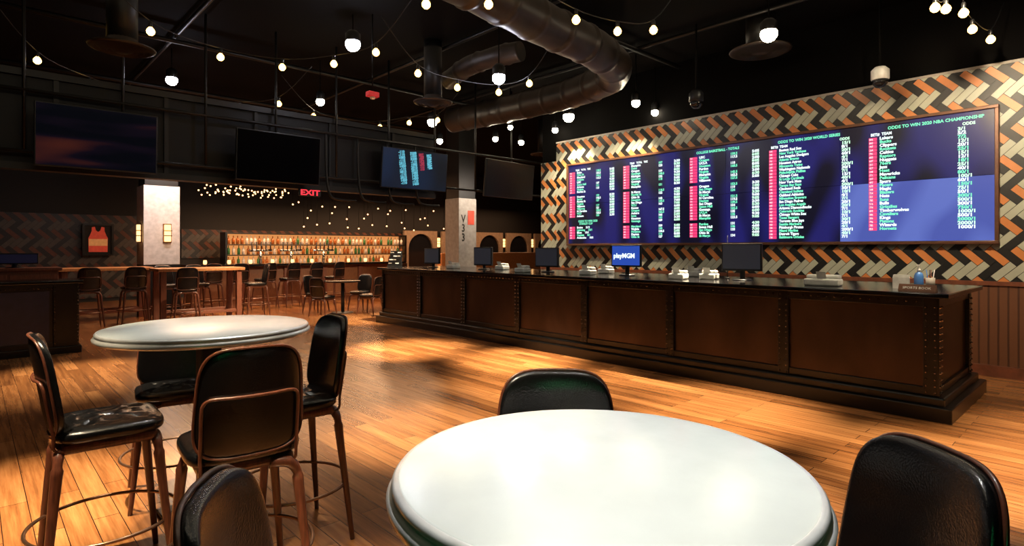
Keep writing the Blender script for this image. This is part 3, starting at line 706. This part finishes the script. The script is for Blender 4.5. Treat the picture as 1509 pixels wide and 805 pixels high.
# ---------------------------------------------------------------- spot fixtures (bulb hangs out below a short black can)
def fixture(pos,aim,h,lens,power,col,ang,blend,label,r=.062):
    s=thing('ceiling_spotlight',label,'spotlight',pos,0,'black ceiling spotlights')
    lathe('lamp_housing',[(r*.70,.03),(r*.95,.035),(r*1.0,.05),(r*1.0,.14),(r*.55,.18),(0,.185)],M_plas,s,24)
    lathe('lamp_lens',[(0,-r)]+[(r*math.sin(a),-r*math.cos(a)) for a in (.35,.7,1.05,1.4,1.75,2.1)]+[(r*.6,.05)],lens,s,24)
    tube('mounting_rod',[(0,0,.17),(0,0,CH-h)],.008,M_rod,s,8)
    if power:
        d=(Vector(aim)-pos).normalized(); R=d.to_track_quat('-Z','Y').to_matrix().to_4x4()
        l=bpy.data.lights.new('spot_lamp','SPOT'); l.energy=power; l.color=col; l.spot_size=math.radians(ang); l.spot_blend=blend; l.shadow_soft_size=.05
        lo=bpy.data.objects.new('spot_lamp',l); COL.objects.link(lo); lo.parent=s; lo.matrix_local=R@Matrix.Translation((0,0,-.18))
def spotfix(px,py,h,lens,power,col,aim,ang=70,blend=.8,label='black cylinder ceiling spotlight, lit',r=.062):
    fixture(Vector(P(px,py,h)),aim,h,lens,power,col,ang,blend,label,r)
WW=(1,.80,.53)
fl=FL
spotfix(253,118,4.2,M_lensc,3000,WW,fl(110,555),32,1,r=.085)
spotfix(520,65,4.3,M_lensc,5500,WW,fl(600,515),31,1,r=.10)
spotfix(735,115,3.75,M_lensc,4200,WW,fl(760,530),34,1,r=.085)
spotfix(1133,50,4.15,M_lens,5000,WW,fl(1000,550),30,1,r=.10)
spotfix(1090,120,4.2,M_lens,480,WW,(WX,onX(1090,WX),1.9),100,r=.10)
spotfix(1255,85,4.2,M_lens,450,WW,(WX,onX(1280,WX),1.9),100,r=.085)
spotfix(937,152,3.9,M_lens,540,WW,(WX,onX(900,WX),1.9),90,r=.07)
spotfix(838,172,4.0,M_lens,480,WW,(WX,onX(840,WX),2.0),90,r=.105)
spotfix(818,192,3.9,M_lens,1700,WW,fl(700,490),34,1)
spotfix(637,180,3.9,M_lens,2800,WW,fl(540,470),36,1,r=.09)
spotfix(730,205,3.9,M_lens,1200,WW,fl(420,445),45,1)
spotfix(472,150,4.0,M_lens,2800,WW,fl(350,474),38,1,r=.07)
spotfix(768,210,3.9,M_lens,0,WW,fl(700,470))
spotfix(752,188,3.9,M_lens,0,WW,fl(700,470),r=.05)
spotfix(648,208,3.9,M_lens,0,WW,fl(640,440),r=.07)
spotfix(965,166,3.9,M_lens,3600,WW,fl(870,525),32,1)
spotfix(1420,-60,3.9,M_lens,480,WW,(WX,onX(1440,WX),2.0),100,label='black cylinder ceiling spotlight near the tiled wall')
def overhead(x,z,power,tx,tz,col=WW,ang=55,h=4.3,blend=1,th=0):
    a=c2r(x,z); b=c2r(tx,tz)
    fixture(Vector((a[0],a[1],h)),(b[0],b[1],th),h,M_lens,power,col,ang,blend,'black cylinder ceiling spotlight above the seating')
overhead(.35,1.9,1150,.24,1.2,(1,.97,.93),28,4.3,1,1.07)
overhead(-1.3,3.7,820,-1.68,3.3,(1,.96,.91),26,4.3,1,1.07)
overhead(-1.3,1.2,1300,-1.1,2.0,WW,30)
overhead(-2.9,3.3,3000,-2.8,3.6,WW,29)
overhead(-2.3,1.8,2200,-2.5,2.5,WW,32)  # unseen spotlight added to lighten the dark floor at lower left
overhead(1.0,2.9,2300,1.2,3.5,WW,30)
overhead(-.2,4.0,2500,-.7,4.8,WW,28)
overhead(-.6,1.2,1300,-.35,2.0,WW,30)
overhead(2.6,2.6,3400,3.1,3.9,WW,30)
overhead(4.6,3.0,2800,4.6,4.3,WW,32)
overhead(1.6,4.0,3600,1.9,5.4,WW,31)
overhead(.1,4.4,3600,.3,6.5,WW,32)
a_=(6.3,.7,4.3); fixture(Vector(a_),(6.75,1.75,1.12),4.3,M_lens,500,WW,34,1,'black cylinder ceiling spotlight added to brighten the counter corner')  # added lamp, brightens the pale items on the counter corner
def seccam(px,py,h,m,label):
    d=thing('security_camera',label,'security camera',P(px,py,h),0,'ceiling security cameras')
    lathe('dome',[(0,-.10),(.05,-.09),(.08,-.05),(.09,0),(.09,.0)],M_fwin,d,24); lathe('dome_housing',[(.09,0),(.10,.01),(.10,.12),(.06,.16),(.0,.17)],m,d,24)
    tube('stem',[(0,0,.16),(0,0,CH-h)],.014,M_rod,d,8)
seccam(1297,118,3.6,M_white,'white dome security camera hanging from the ceiling')
seccam(1026,150,3.6,M_plas,'black dome security camera hanging from the ceiling')
# ---------------------------------------------------------------- string lights
def stringl(pts,h,label):
    W=[Vector(P(x,y+1,h)) for x,y in pts]
    s=thing('string_light',label,'string lights',(0,0,0),0,'festoon bulb strings')
    ext0=W[0]+(W[0]-W[1])*.8; ext1=W[-1]+(W[-1]-W[-2])*.8
    cc=[ext0]+[w+Vector((0,0,.105)) for w in W]+[ext1]; cc[0].z+=.5; cc[-1].z+=.5
    tube('cable',catmull(cc,5),.005,M_plas,s,6)
    for w in W:
        o=bpy.data.objects.new('bulb',BULB); COL.objects.link(o); o.parent=s; o.location=w
        o=bpy.data.objects.new('socket',SOCK); COL.objects.link(o); o.parent=s; o.location=w
tb=lathe('b',[(0,-.045),(.02,-.041),(.038,-.022),(.042,0),(.034,.02),(.019,.038),(.014,.045)],M_bulb,None,16); BULB=tb.data; bpy.data.objects.remove(tb)
tb=lathe('s',[(.016,.04),(.019,.045),(.019,.09),(.01,.105),(0,.105)],M_plas,None,12); SOCK=tb.data; bpy.data.objects.remove(tb)
stringl([(55,88),(132,124),(213,149),(285,163),(354,159),(411,152)],3.75,'long string of warm bulbs above the televisions')
stringl([(462,170),(513,184),(560,186),(603,180),(645,176)],3.75,'string of warm bulbs near the tilted television')
stringl([(222,45),(325,83),(416,98),(492,93),(554,76)],3.8,'string of warm glowing bulbs below the ceiling')
stringl([(616,107),(674,128),(735,135),(780,122)],3.65,'string of warm bulbs passing below the ducts')
stringl([(628,5),(720,5)],3.8,'short run of warm bulbs beside the duct')
stringl([(790,-12),(849,28),(910,45),(963,43)],3.8,'warm bulb string crossing beside the large duct')
stringl([(1378,10),(1394,12)],3.75,'pair of bright warm bulbs on a cable')
stringl([(1420,18),(1433,42),(1460,57)],3.75,'short drooping string of warm bulbs')
pc=thing('bar_chandelier','long chandelier of many small warm bulbs over the bar','chandelier',(0,0,0))
bt=lathe('b',[(0,-.025),(.018,-.018),(.026,0),(.018,.018),(0,.025)],emat('pendant_glow',(1,.5,.2),5),None,8); PB=bt.data; bpy.data.objects.remove(bt)
xa,xb=onY(300,16.2),onY(422,16.2)
tube('chandelier_frame',[(xa,16.2,3.2),(xb,16.2,3.2)],.02,M_plas,pc,8)
for i in range(70):
    x=xa+(xb-xa)*(i+random.random())/70; y=16.2+random.uniform(-.6,.6); z=random.uniform(2.9,3.12)
    o=bpy.data.objects.new('bulb',PB); COL.objects.link(o); o.parent=pc; o.location=(x,y,z); o.scale=(.85,.85,.85)
for i in range(8):
    x=xa+(xb-xa)*i/7; tube('hanger_rod',[(x,16.2,3.2),(x,16.2,CH)],.01,M_plas,pc,6)
pc2=thing('bar_pendant','small warm pendant bulb hanging over the bar','pendant lamp',(onY(440,17.2),17.2,2.9),0,'small pendant bulbs over the bar')
o=bpy.data.objects.new('bulb',PB); COL.objects.link(o); o.parent=pc2; tube('cord',[(0,0,.02),(0,0,CH-2.9)],.006,M_rod,pc2,6)
for k in range(1,30):
    px=430+k*7.5; dup(pc2,(onY(px,17.2),17.2+.4*math.sin(k*2.3),2.5+.35*math.sin(k*1.7)))
# ---------------------------------------------------------------- area lights
def area(loc,e,col,sx,sy,rot=(0,0,0),name='far_fill'):  # default name: fixtureless fill added for far bar, arches, column and table
    l=bpy.data.lights.new(name,'AREA'); l.energy=e; l.color=col; l.shape='RECTANGLE'; l.size=sx; l.size_y=sy
    o=bpy.data.objects.new(name,l); COL.objects.link(o); o.location=loc; o.rotation_euler=rot; return o
area(((b0+b1)/2,15.0,3.4),300,(1,.5,.24),8,1)
area(((s0+s1)/2,17.9,3.0),240,(1,.55,.28),7,.6)
area((14.5,18.6,3.3),170,(1,.55,.28),9,.8)
area((kx,14.0,3.6),50,(1,.92,.90),1,.3,(.4,0,0))
area((tx,13.2,3.4),80,(1,.65,.4),1,1)
area((gx+.2,10.4,3.0),30,(1,.85,.7),.5,.5,(.8,0,0),'column_fill')  # no lamp here, added to brighten the lower grey column
area((3.5,4.5,4.6),25,(1,.75,.5),8,8,(0,0,0),'ambient_fill')  # broad ambient fill added over the room, not a fixture
g_=c2r(.3,-2.6); a_=area((g_[0],g_[1],1.25),.4,(.05,1,.3),.42,.3,(0,0,0),'green_sheen_light'); a_.data.spread=math.radians(40)  # unseen green source added for the sheen on the stool back
dv=Vector(c2r(-.05,1)+(0,)); a_.rotation_euler=dv.to_track_quat('-Z','Y').to_euler()
wd=bpy.data.worlds.new('world'); SC.world=wd; wd.use_nodes=True
wd.node_tree.nodes['Background'].inputs[0].default_value=(.02,.018,.017,1); wd.node_tree.nodes['Background'].inputs[1].default_value=.3
SC.view_settings.view_transform='Standard'; SC.view_settings.look='None'
